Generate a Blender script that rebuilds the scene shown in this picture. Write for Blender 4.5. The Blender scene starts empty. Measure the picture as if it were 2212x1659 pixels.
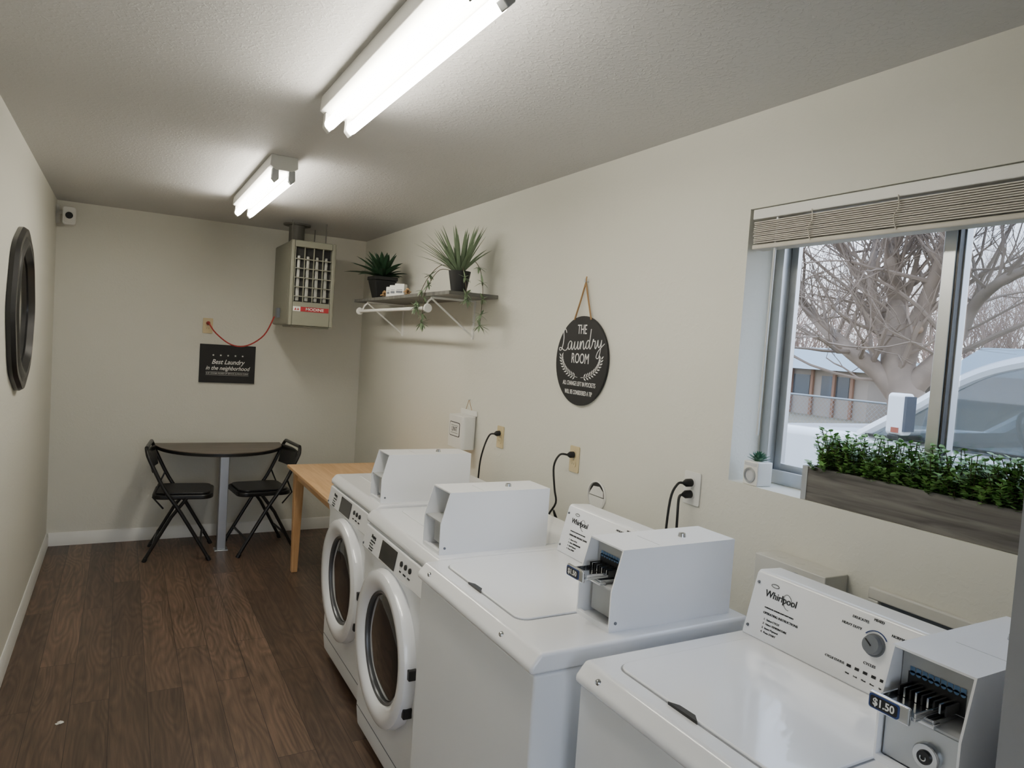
import bpy, bmesh, math, random
from mathutils import Vector, Matrix
random.seed(7)
PI=math.pi
COL=bpy.context.scene.collection
# ------------------------------------------------------------------ camera
F=1514.0
dY=Vector((-839,-134.5,F)).normalized()
dX=Vector((2714,104.5,F)); dX=(dX-dX.dot(dY)*dY).normalized()
dZ=dX.cross(dY)
CAMZ=1.59
cd=bpy.data.cameras.new('camera'); cam=bpy.data.objects.new('camera',cd); COL.objects.link(cam)
r=Vector((dX.x,dY.x,dZ.x)); dn=Vector((dX.y,dY.y,dZ.y)); fw=Vector((dX.z,dY.z,dZ.z))
M=Matrix(((r.x,-dn.x,-fw.x,0),(r.y,-dn.y,-fw.y,0),(r.z,-dn.z,-fw.z,CAMZ),(0,0,0,1)))
cam.matrix_world=M
cd.sensor_width=36; cd.lens=36*F/2212; cd.clip_start=.05; cd.clip_end=300
bpy.context.scene.camera=cam
def pw(px,py,X):
    v=Vector((px-1106,py-829.5,F)); w=Vector((v.dot(dX),v.dot(dY),v.dot(dZ)))
    s=X/w.x; return Vector((X,w.y*s,w.z*s+CAMZ))
# ------------------------------------------------------------------ materials
def lin(c):
    out=[]
    for x in c:
        x=x/255.; out.append(x/12.92 if x<=.04045 else ((x+.055)/1.055)**2.4)
    return (*out,1)
def mat(name,c,rough=.5,metal=0,bump=0,bscale=60,var=.06,vscale=6,coat=0,emit=None,es=0,spec=None):
    m=bpy.data.materials.new(name); m.use_nodes=True; nt=m.node_tree; n=nt.nodes; b=n['Principled BSDF']
    col=lin(c)
    tc=n.new('ShaderNodeTexCoord')
    no=n.new('ShaderNodeTexNoise'); no.inputs['Scale'].default_value=vscale; no.inputs['Detail'].default_value=4
    nt.links.new(tc.outputs['Object'],no.inputs['Vector'])
    mx=n.new('ShaderNodeMix'); mx.data_type='RGBA'
    mx.inputs[6].default_value=tuple(x*(1-var) for x in col[:3])+(1,); mx.inputs[7].default_value=tuple(min(1,x*(1+var)) for x in col[:3])+(1,)
    nt.links.new(no.outputs['Fac'],mx.inputs[0]); nt.links.new(mx.outputs[2],b.inputs['Base Color'])
    b.inputs['Roughness'].default_value=rough; b.inputs['Metallic'].default_value=metal
    if coat: b.inputs['Coat Weight'].default_value=coat
    if spec is not None: b.inputs['Specular IOR Level'].default_value=spec
    if emit: b.inputs['Emission Color'].default_value=lin(emit); b.inputs['Emission Strength'].default_value=es
    if bump:
        n2=n.new('ShaderNodeTexNoise'); n2.inputs['Scale'].default_value=bscale; n2.inputs['Detail'].default_value=3
        nt.links.new(tc.outputs['Object'],n2.inputs['Vector'])
        bp=n.new('ShaderNodeBump'); bp.inputs['Strength'].default_value=bump; bp.inputs['Distance'].default_value=.004
        nt.links.new(n2.outputs['Fac'],bp.inputs['Height']); nt.links.new(bp.outputs['Normal'],b.inputs['Normal'])
    return m
def plaster(name,c,strength,scale):
    m=mat(name,c,.62,var=.03,vscale=1.3); nt=m.node_tree; n=nt.nodes; b=n['Principled BSDF']
    tc=[x for x in n if x.type=='TEX_COORD'][0]
    a=n.new('ShaderNodeTexNoise'); a.inputs['Scale'].default_value=scale; a.inputs['Detail'].default_value=5; a.inputs['Distortion'].default_value=.6
    nt.links.new(tc.outputs['Object'],a.inputs['Vector'])
    cr=n.new('ShaderNodeValToRGB'); cr.color_ramp.elements[0].position=.5; cr.color_ramp.elements[1].position=.66
    nt.links.new(a.outputs['Fac'],cr.inputs[0])
    c2=n.new('ShaderNodeTexNoise'); c2.inputs['Scale'].default_value=scale*3; nt.links.new(tc.outputs['Object'],c2.inputs['Vector'])
    ad=n.new('ShaderNodeMath'); ad.operation='MULTIPLY_ADD'; ad.inputs[1].default_value=.3
    nt.links.new(c2.outputs['Fac'],ad.inputs[0]); nt.links.new(cr.outputs[0],ad.inputs[2])
    bp=n.new('ShaderNodeBump'); bp.inputs['Strength'].default_value=strength; bp.inputs['Distance'].default_value=.002
    nt.links.new(ad.outputs[0],bp.inputs['Height']); nt.links.new(bp.outputs['Normal'],b.inputs['Normal'])
    return m
def floor_mat():
    m=bpy.data.materials.new('vinyl_planks'); m.use_nodes=True; nt=m.node_tree; n=nt.nodes; b=n['Principled BSDF']; L=nt.links
    tc=n.new('ShaderNodeTexCoord'); mp=n.new('ShaderNodeMapping'); mp.inputs['Rotation'].default_value=(0,0,PI/2)
    L.new(tc.outputs['Object'],mp.inputs['Vector'])
    br=n.new('ShaderNodeTexBrick'); br.offset=.37; br.inputs['Scale'].default_value=1; br.inputs['Brick Width'].default_value=1.1; br.inputs['Row Height'].default_value=.140
    br.inputs['Mortar Size'].default_value=.0012; br.inputs['Mortar Smooth'].default_value=.1
    br.inputs['Color1'].default_value=lin((122,99,82)); br.inputs['Color2'].default_value=lin((88,70,58)); br.inputs['Mortar'].default_value=lin((38,29,24)); br.inputs['Bias'].default_value=-.1
    L.new(mp.outputs[0],br.inputs['Vector'])
    sc=n.new('ShaderNodeMapping'); sc.inputs['Scale'].default_value=(46,2.2,1)
    L.new(tc.outputs['Object'],sc.inputs['Vector'])
    vm=n.new('ShaderNodeVectorMath'); vm.operation='MULTIPLY_ADD'; vm.inputs[1].default_value=(60,60,60)
    L.new(br.outputs['Color'],vm.inputs[0]); L.new(sc.outputs[0],vm.inputs[2])
    g=n.new('ShaderNodeTexNoise'); g.inputs['Scale'].default_value=1; g.inputs['Detail'].default_value=7; g.inputs['Roughness'].default_value=.68; g.inputs['Distortion'].default_value=.8
    L.new(vm.outputs[0],g.inputs['Vector'])
    sc2=n.new('ShaderNodeMapping'); sc2.inputs['Scale'].default_value=(8,1.3,1); L.new(tc.outputs['Object'],sc2.inputs['Vector'])
    vm2=n.new('ShaderNodeVectorMath'); vm2.operation='MULTIPLY_ADD'; vm2.inputs[1].default_value=(60,60,60)
    L.new(br.outputs['Color'],vm2.inputs[0]); L.new(sc2.outputs[0],vm2.inputs[2])
    w=n.new('ShaderNodeTexNoise'); w.inputs['Scale'].default_value=1; w.inputs['Detail'].default_value=1.3; L.new(vm2.outputs[0],w.inputs['Vector'])
    mm=n.new('ShaderNodeMath'); mm.operation='MULTIPLY'; mm.inputs[1].default_value=30; L.new(w.outputs['Fac'],mm.inputs[0])
    fr=n.new('ShaderNodeMath'); fr.operation='PINGPONG'; fr.inputs[1].default_value=1; L.new(mm.outputs[0],fr.inputs[0])
    rp=n.new('ShaderNodeValToRGB'); rp.color_ramp.elements[0].position=.28; rp.color_ramp.elements[0].color=(.38,.37,.37,1); rp.color_ramp.elements[1].position=.68; rp.color_ramp.elements[1].color=(1.12,1.12,1.12,1)
    L.new(g.outputs['Fac'],rp.inputs[0])
    rp2=n.new('ShaderNodeMapRange'); rp2.inputs[1].default_value=0; rp2.inputs[2].default_value=1; rp2.inputs[3].default_value=.68; rp2.inputs[4].default_value=1.08; L.new(fr.outputs[0],rp2.inputs[0])
    m1=n.new('ShaderNodeVectorMath'); m1.operation='MULTIPLY'; L.new(br.outputs['Color'],m1.inputs[0]); L.new(rp.outputs[0],m1.inputs[1])
    m2=n.new('ShaderNodeVectorMath'); m2.operation='SCALE'; L.new(m1.outputs[0],m2.inputs[0]); L.new(rp2.outputs[0],m2.inputs['Scale'])
    L.new(m2.outputs[0],b.inputs['Base Color']); b.inputs['Roughness'].default_value=.42
    bp=n.new('ShaderNodeBump'); bp.inputs['Strength'].default_value=.2; bp.inputs['Distance'].default_value=.002
    L.new(g.outputs['Fac'],bp.inputs['Height']); L.new(bp.outputs['Normal'],b.inputs['Normal'])
    return m
def wood_mat(name,c1,c2,sx,sy,sz,rough=.5):
    m=mat(name,c1,rough); nt=m.node_tree; n=nt.nodes; b=n['Principled BSDF']
    tc=[x for x in n if x.type=='TEX_COORD'][0]; mp=n.new('ShaderNodeMapping'); mp.inputs['Scale'].default_value=(sx,sy,sz)
    nt.links.new(tc.outputs['Object'],mp.inputs[0]); g=n.new('ShaderNodeTexNoise'); g.inputs['Scale'].default_value=1; g.inputs['Detail'].default_value=5; g.inputs['Distortion'].default_value=.8
    nt.links.new(mp.outputs[0],g.inputs[0]); rp=n.new('ShaderNodeValToRGB'); rp.color_ramp.elements[0].position=.3; rp.color_ramp.elements[1].position=.7
    rp.color_ramp.elements[0].color=lin(c2); rp.color_ramp.elements[1].color=lin(c1); nt.links.new(g.outputs['Fac'],rp.inputs[0]); nt.links.new(rp.outputs[0],b.inputs['Base Color'])
    return m
def glass_mat(name,tint=(1,1,1),gl=.06,haze=0,hc=(.8,.85,.9)):
    m=bpy.data.materials.new(name); m.use_nodes=True; nt=m.node_tree; n=nt.nodes; n.clear(); o=n.new('ShaderNodeOutputMaterial')
    t=n.new('ShaderNodeBsdfTransparent'); t.inputs[0].default_value=(*tint,1); g=n.new('ShaderNodeBsdfGlossy'); g.inputs['Roughness'].default_value=.03
    mx=n.new('ShaderNodeMixShader'); mx.inputs[0].default_value=gl; nt.links.new(t.outputs[0],mx.inputs[1]); nt.links.new(g.outputs[0],mx.inputs[2])
    last=mx
    if haze:
        d=n.new('ShaderNodeBsdfDiffuse'); d.inputs[0].default_value=(*hc,1); m2=n.new('ShaderNodeMixShader'); m2.inputs[0].default_value=haze
        nt.links.new(mx.outputs[0],m2.inputs[1]); nt.links.new(d.outputs[0],m2.inputs[2]); last=m2
    nt.links.new(last.outputs[0],o.inputs[0]); return m
MW=plaster('painted_wall',(217,216,206),.18,55)
MC=plaster('painted_ceiling',(196,195,194),.4,70)
MF=floor_mat()
Mtrim=mat('white_trim',(226,226,222),.4)
Mja=mat('grey_painted_jamb',(136,137,140),.6)
Mapp=mat('appliance_white',(246,248,252),.22,var=.01,coat=.7)
Mapp2=mat('appliance_side',(240,243,247),.30,var=.015)
Mbox=mat('coin_box_paint',(245,247,251),.26,var=.012)
Minn=mat('coin_box_inside_shaded',(172,175,177),.45,var=.08)  # white box paint greyed, shade inside the box put into the colour
Mchr=mat('chrome',(205,208,212),.16,1,var=.04)
Malu=mat('aluminium',(188,192,196),.36,1,var=.06,vscale=20)
Mdk=mat('dark_plastic',(22,23,25),.35)
Mblk=mat('black_paint',(18,18,19),.38,var=.1,coat=.2)
Mblkm=mat('matte_black_wood',(27,27,28),.65,var=.2,vscale=15)
Mink=mat('black_print',(24,25,30),.6)
Mwink=mat('white_print',(232,232,228),.6)
Mgry=mat('grey_dial',(105,110,118),.4)
Mlgap=mat('lid_shadow_gap',(150,153,158),.5)
Mdryg=mat('door_glass',(22,24,27),.07,var=.1,coat=.5)
Mdrum=mat('drum_grey',(98,100,104),.3,.4)
Mblue=mat('blue_label',(84,120,160),.5)
Mbdg=mat('blue_edge',(38,62,120),.5)
Mtube=mat('lit_tube',(255,255,255),.4,emit=(255,248,232),es=38,var=0)
Mfix=mat('fixture_white',(220,220,216),.4)
Mcream=mat('cream_plastic',(206,190,150),.45)
Mcrb=mat('cream_metal',(204,203,196),.5)
Mheat=mat('heater_taupe',(134,134,120),.45,var=.05)
Mflue=mat('flue_grey',(96,94,88),.55,var=.15)
Mheatin=mat('heater_inside',(34,33,32),.6)
Msteel=mat('heater_tubes',(196,196,190),.4,.5)
Mred=mat('red_label',(160,34,42),.5)
Mrcord=mat('red_cord',(170,52,50),.5)
Mcord=mat('black_cord',(16,16,17),.5)
Mlt=wood_mat('light_wood',(222,184,138),(200,158,110),3,30,3,.4)
Mlt2=wood_mat('light_wood_upright',(218,178,130),(194,150,102),30,30,3,.4)
Mdt=wood_mat('dark_table_wood',(108,96,86),(80,70,62),3,22,3,.4)
Mshelf=wood_mat('grey_shelf_wood',(112,111,106),(76,76,73),30,3,3,.5)
Mgwood=wood_mat('weathered_grey_wood',(116,113,109),(68,66,63),4,60,60,.65)
Mgreen1=mat('dark_green_leaf',(38,66,44),.45,var=.3,vscale=30)
Mgreen2=mat('grey_green_leaf',(118,138,108),.5,var=.3,vscale=30)
Mgreen3=mat('box_leaf',(112,156,82),.4,var=.5,vscale=45)
Mgreen4=mat('succulent_leaf',(64,110,88),.45,var=.3,vscale=60)
Mstem=mat('stem',(74,66,44),.7)
Mpot=mat('black_pot',(26,27,29),.45)
Mrope=mat('jute_rope',(150,118,80),.85,bump=.4,bscale=300)
Mblind=mat('blind_beige',(190,185,175),.5,var=.05,vscale=30)
Mmir=mat('mirror_glass',(200,202,205),.06,1,var=.02)
Mgl=glass_mat('window_glass',(.97,.98,.99),.05)
Mscr=glass_mat('window_screen',(.84,.86,.88),.01,.06,(.5,.56,.64))
Mcarw=mat('car_white',(222,225,228),.25,coat=.5)
Mcarg=glass_mat('car_glass',(.34,.40,.42),.12,.10,(.2,.26,.28))
Mtyre=mat('tyre',(30,30,31),.8)
Mseat=mat('car_interior',(46,50,54),.7)
Mor=mat('orange_lens',(150,76,58),.4)
Mmirf=mat('mirror_face_grey',(66,72,82),.2)
Mbark=mat('bark',(122,108,96),.9,bump=.8,bscale=14,var=.35,vscale=5)
Mcut=mat('cut_wood',(146,122,100),.9)
Mtwig=mat('twigs',(154,132,118),.9,var=.3,vscale=2)
Mground=mat('dry_lawn',(104,96,78),.9,var=.25,vscale=1)
Mhw=mat('house_wall',(132,122,112),.8); Mroof=mat('house_roof',(132,148,156),.8,bump=.4,bscale=8); Mhp=mat('house_post',(116,84,66),.7); Mhwin=mat('house_window',(52,60,68),.2)
Mfen=mat('galvanised_wire',(130,138,144),.5,.5)
Mpaper=mat('white_paper',(225,225,220),.8)
# ------------------------------------------------------------------ mesh builder
class MB:
    def __init__(s): s.v=[]; s.f=[]
    def add(s,vs,fs):
        o=len(s.v); s.v+= [tuple(v) for v in vs]; s.f+=[tuple(i+o for i in f) for f in fs]; return s
    def box(s,x0,x1,y0,y1,z0,z1):
        return s.add([(x0,y0,z0),(x1,y0,z0),(x1,y1,z0),(x0,y1,z0),(x0,y0,z1),(x1,y0,z1),(x1,y1,z1),(x0,y1,z1)],
          [(0,3,2,1),(4,5,6,7),(0,1,5,4),(1,2,6,5),(2,3,7,6),(3,0,4,7)])
    def prism(s,poly,axis,a,b):
        n=len(poly)
        def P(p,t): return (t,p[0],p[1]) if axis=='x' else ((p[0],t,p[1]) if axis=='y' else (p[0],p[1],t))
        vs=[P(p,a) for p in poly]+[P(p,b) for p in poly]
        return s.add(vs,[tuple(range(n)),tuple(range(2*n-1,n-1,-1))]+[(i,(i+1)%n,(i+1)%n+n,i+n) for i in range(n)])
    def frustum(s,pa,pb):
        n=len(pa); return s.add(list(pa)+list(pb),[tuple(range(n)),tuple(range(2*n-1,n-1,-1))]+[(i,(i+1)%n,(i+1)%n+n,i+n) for i in range(n)])
    def tube(s,pts,r,n=8,caps=True):
        pts=[Vector(p) for p in pts]; m=len(pts); rs=r if isinstance(r,(list,tuple)) else [r]*m
        vs=[]; prev=None
        for i,p in enumerate(pts):
            t=(pts[min(i+1,m-1)]-pts[max(i-1,0)]);
            if t.length<1e-9: t=Vector((0,0,1))
            t.normalize()
            if prev is None:
                a=Vector((0,0,1)) if abs(t.z)<.9 else Vector((1,0,0)); u=t.cross(a).normalized()
            else:
                u=(prev-prev.dot(t)*t)
                if u.length<1e-6: u=t.orthogonal()
                u.normalize()
            prev=u; w=t.cross(u)
            for k in range(n):
                an=2*PI*k/n; vs.append(p+(u*math.cos(an)+w*math.sin(an))*rs[i])
        fs=[]
        for i in range(m-1):
            for k in range(n): fs.append((i*n+k,i*n+(k+1)%n,(i+1)*n+(k+1)%n,(i+1)*n+k))
        if caps: fs+= [tuple(range(n-1,-1,-1)),tuple(range((m-1)*n,m*n))]
        return s.add(vs,fs)
    def cyl(s,p0,p1,r0,r1=None,n=20): return s.tube([p0,p1],[r0,r0 if r1 is None else r1],n)
    def lathe(s,prof,o=(0,0,0),axis='z',n=32,mod=None):
        vs=[]
        for (rr,h) in prof:
            for k in range(n):
                a=2*PI*k/n; q=rr*(mod(a) if mod else 1); x=q*math.cos(a); y=q*math.sin(a)
                if axis=='z': vs.append((o[0]+x,o[1]+y,o[2]+h))
                elif axis=='y': vs.append((o[0]+x,o[1]+h,o[2]+y))
                else: vs.append((o[0]+h,o[1]+x,o[2]+y))
        fs=[]
        for i in range(len(prof)-1):
            for k in range(n): fs.append((i*n+k,i*n+(k+1)%n,(i+1)*n+(k+1)%n,(i+1)*n+k))
        return s.add(vs,fs)
    def disc(s,o,rr,axis='y',n=32):
        vs=[]
        for k in range(n):
            a=2*PI*k/n; x=rr*math.cos(a); y=rr*math.sin(a)
            vs.append((o[0]+x,o[1],o[2]+y) if axis=='y' else ((o[0]+x,o[1]+y,o[2]) if axis=='z' else (o[0],o[1]+x,o[2]+y)))
        return s.add(vs,[tuple(range(n))])
    def leaf(s,b,d,L,w,droop=.3,n=5,fold=.25,tipw=0):
        b=Vector(b); d=Vector(d).normalized(); side=d.cross(Vector((0,0,1)))
        if side.length<.05: side=Vector((random.uniform(-1,1),random.uniform(-1,1),0))
        side.normalize(); p=b.copy(); vs=[]
        for i in range(n+1):
            t=i/n; ww=w*(math.sin(PI*min(1,(.25+t*.75)))**.8 if t<1 else tipw)*.5
            up=side.cross(d).normalized()
            vs+= [p-side*ww+up*ww*fold, p, p+side*ww+up*ww*fold]
            d=(d+Vector((0,0,-droop/n))).normalized(); p=p+d*(L/n)
        fs=[]
        for i in range(n): a=i*3; fs+=[(a,a+1,a+4,a+3),(a+1,a+2,a+5,a+4)]
        return s.add(vs,fs)
    def build(s,name,m,parent=None,bevel=0,loc=None,smooth=True,seg=3,rec=True,ang=38):
        me=bpy.data.meshes.new(name); me.from_pydata(s.v,[],s.f)
        if rec:
            bm=bmesh.new(); bm.from_mesh(me); bmesh.ops.recalc_face_normals(bm,faces=bm.faces); bm.to_mesh(me); bm.free()
        me.materials.append(m)
        if smooth:
            for p in me.polygons: p.use_smooth=True
            me.set_sharp_from_angle(angle=math.radians(ang))
        o=bpy.data.objects.new(name,me); COL.objects.link(o)
        if parent: o.parent=parent
        if loc: o.location=loc
        if bevel:
            bv=o.modifiers.new('bevel','BEVEL'); bv.width=bevel; bv.segments=seg; bv.limit_method='ANGLE'; bv.angle_limit=math.radians(40)
            o.modifiers.new('wn','WEIGHTED_NORMAL')
        return o
def tag(o,label,cat,group=None,kind=None):
    if label: o['label']=label
    if cat: o['category']=cat
    if group: o['group']=group
    if kind: o['kind']=kind
    return o
def root(name,loc,rz,label,cat,group=None):
    o=bpy.data.objects.new(name,None); COL.objects.link(o); o.location=loc; o.rotation_euler=(0,0,rz); o.empty_display_size=.05
    return tag(o,label,cat,group)
def struct(name,mb,m,**k):
    o=mb.build(name,m,**k); o['kind']='structure'; return o
def copy_tree(o,parent=None,**kw):
    c=o.copy(); COL.objects.link(c)
    if parent: c.parent=parent
    for ch in [x for x in bpy.data.objects if x.parent==o and x!=c]: copy_tree(ch,c)
    return c
def rrect(x0,x1,z0,z1,r,n=6):
    p=[]
    for cx,cz,a in ((x1-r,z1-r,0),(x0+r,z1-r,PI/2),(x0+r,z0+r,PI),(x1-r,z0+r,1.5*PI)):
        for k in range(n+1): t=a+PI/2*k/n; p.append((cx+r*math.cos(t),cz+r*math.sin(t)))
    return p
def text(s,size,parent,pos,m=Mink,tilt=0,align='CENTER',shear=0,sx=1,name='lettering',th=.0006,bold=0,width=None):
    cu=bpy.data.curves.new('t','FONT'); cu.body=s; cu.size=size; cu.align_x=align; cu.align_y='CENTER'; cu.shear=shear; cu.extrude=th; cu.offset=bold; cu.resolution_u=4
    o=bpy.data.objects.new('t',cu); COL.objects.link(o); bpy.context.view_layer.update()
    me=bpy.data.meshes.new_from_object(o.evaluated_get(bpy.context.evaluated_depsgraph_get())); bpy.data.objects.remove(o)
    if width:
        xs=[v.co.x for v in me.vertices]; sx=width/(max(xs)-min(xs))
    up=Vector((0,math.sin(tilt),math.cos(tilt))); nr=Vector((0,-math.cos(tilt),math.sin(tilt)))
    for v in me.vertices:
        c=v.co; v.co=Vector(pos)+Vector((c.x*sx,0,0))+up*c.y+nr*c.z
    me.name=name; me.materials.clear(); me.materials.append(m)
    ob=bpy.data.objects.new(name,me); COL.objects.link(ob); ob.parent=parent; return ob
def smooth_line(pts,k=5):
    P=[Vector(p) for p in pts]; out=[]
    for i in range(len(P)-1):
        a=P[max(i-1,0)];b=P[i];c=P[i+1];d=P[min(i+2,len(P)-1)]
        for j in range(k):
            t=j/k; out.append(.5*((2*b)+(-a+c)*t+(2*a-5*b+4*c-d)*t*t+(-a+3*b-3*c+d)*t**3))
    out.append(P[-1]); return out
# ------------------------------------------------------------------ the room
XL,XR,YB,YN,H=-.42,1.73,5.726,-1.3,2.384
struct('floor',MB().box(XL-.1,XR,YN-.1,YB+.1,-.1,0),MF)
struct('ceiling',MB().box(XL-.1,XR+.2,YN-.1,YB+.1,H,H+.1),MC)
struct('wall_left',MB().box(XL-.1,XL,YN,YB+.1,0,H),MW)
struct('wall_back',MB().box(XL,XR,YB,YB+.1,0,H),MW)
# entrance wall behind the viewer; unseen doorway added to let cool daylight in
struct('wall_front',MB().box(XL-.1,-.25,YN-.1,YN,0,H).box(.75,XR,YN-.1,YN,0,H).box(-.25,.75,YN-.1,YN,2.05,H),MW)
WY0,WY1,WZ0,WZ1=.51,1.62,1.21,2.08
wr=MB().box(XR,XR+.2,YN-.1,WY0,-.1,H).box(XR,XR+.2,WY1,YB+.1,-.1,H).box(XR,XR+.2,WY0,WY1,-.1,WZ0).box(XR,XR+.2,WY0,WY1,WZ1,H)
struct('wall_right',wr,MW)
struct('wall_partition',MB().box(1.115,XR,.34,.50,0,H),Mja)
def base_profile(): return [(0,0),(.014,0),(.014,.062),(.010,.070),(.010,.082),(.004,.092),(0,.092)]
struct('baseboard_back',MB().prism([(YB-a,b) for a,b in base_profile()],'x',XL+.014,XR-.001),Mtrim)
struct('baseboard_left',MB().prism([(XL+a,b) for a,b in base_profile()],'y',YN+.001,YB-.001),Mtrim)
# window
w1=root('window_1',(XR,WY1,WZ0),-PI/2,None,None); w1['kind']='structure'
WW=WY1-WY0; WH=WZ1-WZ0
fr=MB().box(0,.035,.13,.195,0,WH).box(WW-.035,WW,.13,.195,0,WH).box(.035,WW-.035,.13,.195,0,.032).box(.035,WW-.035,.13,.195,WH-.04,WH)
fr.box(.035,WW-.035,.125,.132,.0,.045)
fr.build('window_frame',Malu,w1,bevel=.002)
xm=WW/2
s1=MB().box(.035,.062,.165,.185,.032,WH-.04).box(xm-.008,xm+.028,.160,.190,.032,WH-.04).box(.062,xm-.008,.165,.185,.032,.062).box(.062,xm-.008,.165,.185,WH-.07,WH-.04)
s1.build('window_sash',Malu,w1,bevel=.002)
s2=MB().box(xm-.015,xm+.018,.135,.156,.032,WH-.04).box(WW-.062,WW-.035,.135,.156,.032,WH-.04).box(xm+.018,WW-.062,.135,.156,.032,.062).box(xm+.018,WW-.062,.135,.156,WH-.07,WH-.04)
s2.build('window_sash',Malu,w1,bevel=.002)
MB().box(xm+.019,xm+.024,.138,.159,.032,WH-.04).build('window_stile_gap',Mdk,w1)  # dark strip stands in for the shaded gap between the stiles
MB().box(.06,xm,.174,.177,.06,WH-.07).build('window_pane',Mgl,w1)
MB().box(xm+.017,WW-.06,.144,.147,.06,WH-.07).build('window_pane',Mgl,w1)
MB().box(xm+.03,WW-.036,.190,.1905,.033,WH-.041).build('window_screen',Mscr,w1)
# blind
bl=root('window_blind',(XR+.004,WY1-.008,WZ1),-PI/2,'beige slatted blind pulled up to the top of the window','blind')
MB().box(0,WW-.02,.0,.045,-.034,-.002).build('headrail',Mtrim,bl,bevel=.003)
st=MB()
for i in range(12):
    z=-.042-i*.0058; j=random.uniform(-.002,.002); q=random.uniform(-.0015,.0015); st.box(.006+j,WW-.026+j,.003+q,.048+q,z-.0034,z)
st.build('slat_stack',Mblind,bl,smooth=False)
MB().box(.004,WW-.024,.0,.052,-.128,-.113).build('bottom_rail',Mblind,bl,bevel=.004)
for xx in (.22,.48,.9):
    MB().tube(smooth_line([(xx,-.002,-.03),(xx+.006,-.004,-.06),(xx-.005,-.005,-.085),(xx+.004,-.004,-.12)]),.0016,6).build('ladder_cord',Mblind,bl)
MB().cyl((.088,.012,-.03),(.083,.008,-.71),.004,.0045,8).build('tilt_wand',mat('wand_plastic',(205,208,210),.2),bl)
# ------------------------------------------------------------------ ceiling lights
def make_fix(y0,y1,label):
    t=root('fluorescent_light',(.61,y0,H),0,label,'ceiling light','fluorescent strip lights on the ceiling'); L=y1-y0
    MB().prism([(-.058,0),(-.062,-.05),(-.035,-.066),(.035,-.066),(.062,-.05),(.058,0)],'y',0,L).build('housing',Mfix,t,bevel=.003)
    for x in (-.036,.036):
        MB().tube([(x,.035,-.098),(x,.04,-.098),(x,L-.04,-.098),(x,L-.035,-.098)],[.013,.0175,.0175,.013],16).build('tube',Mtube,t)
        for yy in (0.004,L-.034):
            MB().prism([(x-.014,-.06),(x+.014,-.06),(x+.016,-.105),(x,-.122),(x-.016,-.105)],'y',yy,yy+.03).build('socket',Malu if yy<.1 else Mfix,t,bevel=.003)
    return t
make_fix(1.27,2.42,'nearer two-tube fluorescent strip light, closest to the camera')
make_fix(3.33,4.56,'farther two-tube fluorescent strip light, in front of the heater')
# ------------------------------------------------------------------ coin box
def coin_box(parent,loc,slide,lock=True):
    W,D,HH=.138,.40,.20
    P=[(0,0),(0,.10),(.028,HH),(D,HH),(D,0)]
    b=MB().prism(P,'x',0,.004).prism(P,'x',W-.004,W).box(.004,W-.004,.028,D,HH-.004,HH).box(.004,W-.004,D-.004,D,0,HH-.004).box(.004,W-.004,.0,D-.004,0,.004)
    b.box(.004,W-.004,.0,.01,.0041,.012)
    c=b.build('coin_box',Mbox,parent,loc=loc)
    MB().box(.0045,W-.0045,.09,.094,.0045,HH-.0045).box(.0045,W-.0045,.004,.09,.100,.104).build('inner_panel',Minn,c)
    MB().box(W/2-.03,W-.012,.15,.15+.001,HH,HH+.0004).build('lid_seam',Minn,c)
    lk=MB().cyl((W*.55,.27,HH),(W*.55,.27,HH+.009),.011,.009,20); lk.build('lock',Mchr,c)
    MB().box(W*.55-.001,W*.55+.001,.264,.276,HH+.009,HH+.0095).build('keyhole',Mdk,c)
    MB().cyl((W,.018,.022),(W+.002,.018,.022),.004,n=12).build('screw',Mgry,c)
    if not slide:
        MB().box(.02,W-.02,.03,.034,.018,.090).build('vault_door',Minn,c,bevel=.002)
    else:
        MB().box(.014,.096,-.004,.085,.106,.116).box(.012,.100,-.008,.012,.104,.112).build('slide_base',Mchr,c,bevel=.002)
        MB().box(.018,.088,-.040,.03,.117,.123).box(.018,.022,-.040,.03,.123,.130).box(.084,.088,-.040,.03,.123,.130).build('coin_slide',Mchr,c,bevel=.001)
        MB().box(.012,.082,-.048,-.040,.108,.138).build('slide_handle',Mchr,c,bevel=.003)
        MB().prism(rrect(.014,.066,.111,.135,.005),'y',-.0492,-.048).build('price_plate',Mbdg,c)
        MB().prism(rrect(.0165,.0635,.1135,.1325,.004),'y',-.0498,-.0492).build('price_field',Mdk,c)
        text('$1.50',.0175,c,(.040,-.0499,.1228),Mwink,name='lettering',th=.0003,bold=.0004,sx=.95)
        for k in range(9):
            x=.024+k*.0098
            MB().box(x,x+.0030,.014,.05,.124,.140).build('coin_slot',Mchr if k%2 else Mdk,c)
        MB().box(.006,W-.006,.052,.0535,.118,HH-.006).build('slot_backing',Minn,c)
        MB().box(.018,W-.024,.0505,.0518,.120,.156).build('slot_shadow',Mdk,c)
        for k in range(9):
            x=.025+k*.0105
            MB().disc((x,.0503,.155),.0044,'y',18).box(x-.0044,x+.0044,.0503,.0504,.155,.166).build('coin_mark',Mblue,c)
        if lock:
            MB().box(.008,W-.008,.012,.016,.012,.096).build('vault_door',Malu,c,bevel=.002)
            vx=W*.62
            MB().lathe([(0,.0),(.020,.0),(.022,.003),(.022,.012)],(vx,.0,.05),'y',24).build('vault_lock',Mchr,c)
            MB().lathe([(0,-.004),(.011,-.004),(.012,.0)],(vx,.0,.05),'y',20).build('lock_core',Mdk,c)
            MB().tube([(vx+.0045*math.cos(a),-.005,.05+.0045*math.sin(a)) for a in [PI*(.8+1.4*i/8) for i in range(9)]],.0011,6).build('lock_mark',Mchr,c)
        else:
            MB().box(.02,W-.02,.03,.034,.018,.090).build('vault_door',Minn,c,bevel=.002)
    return c
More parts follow.
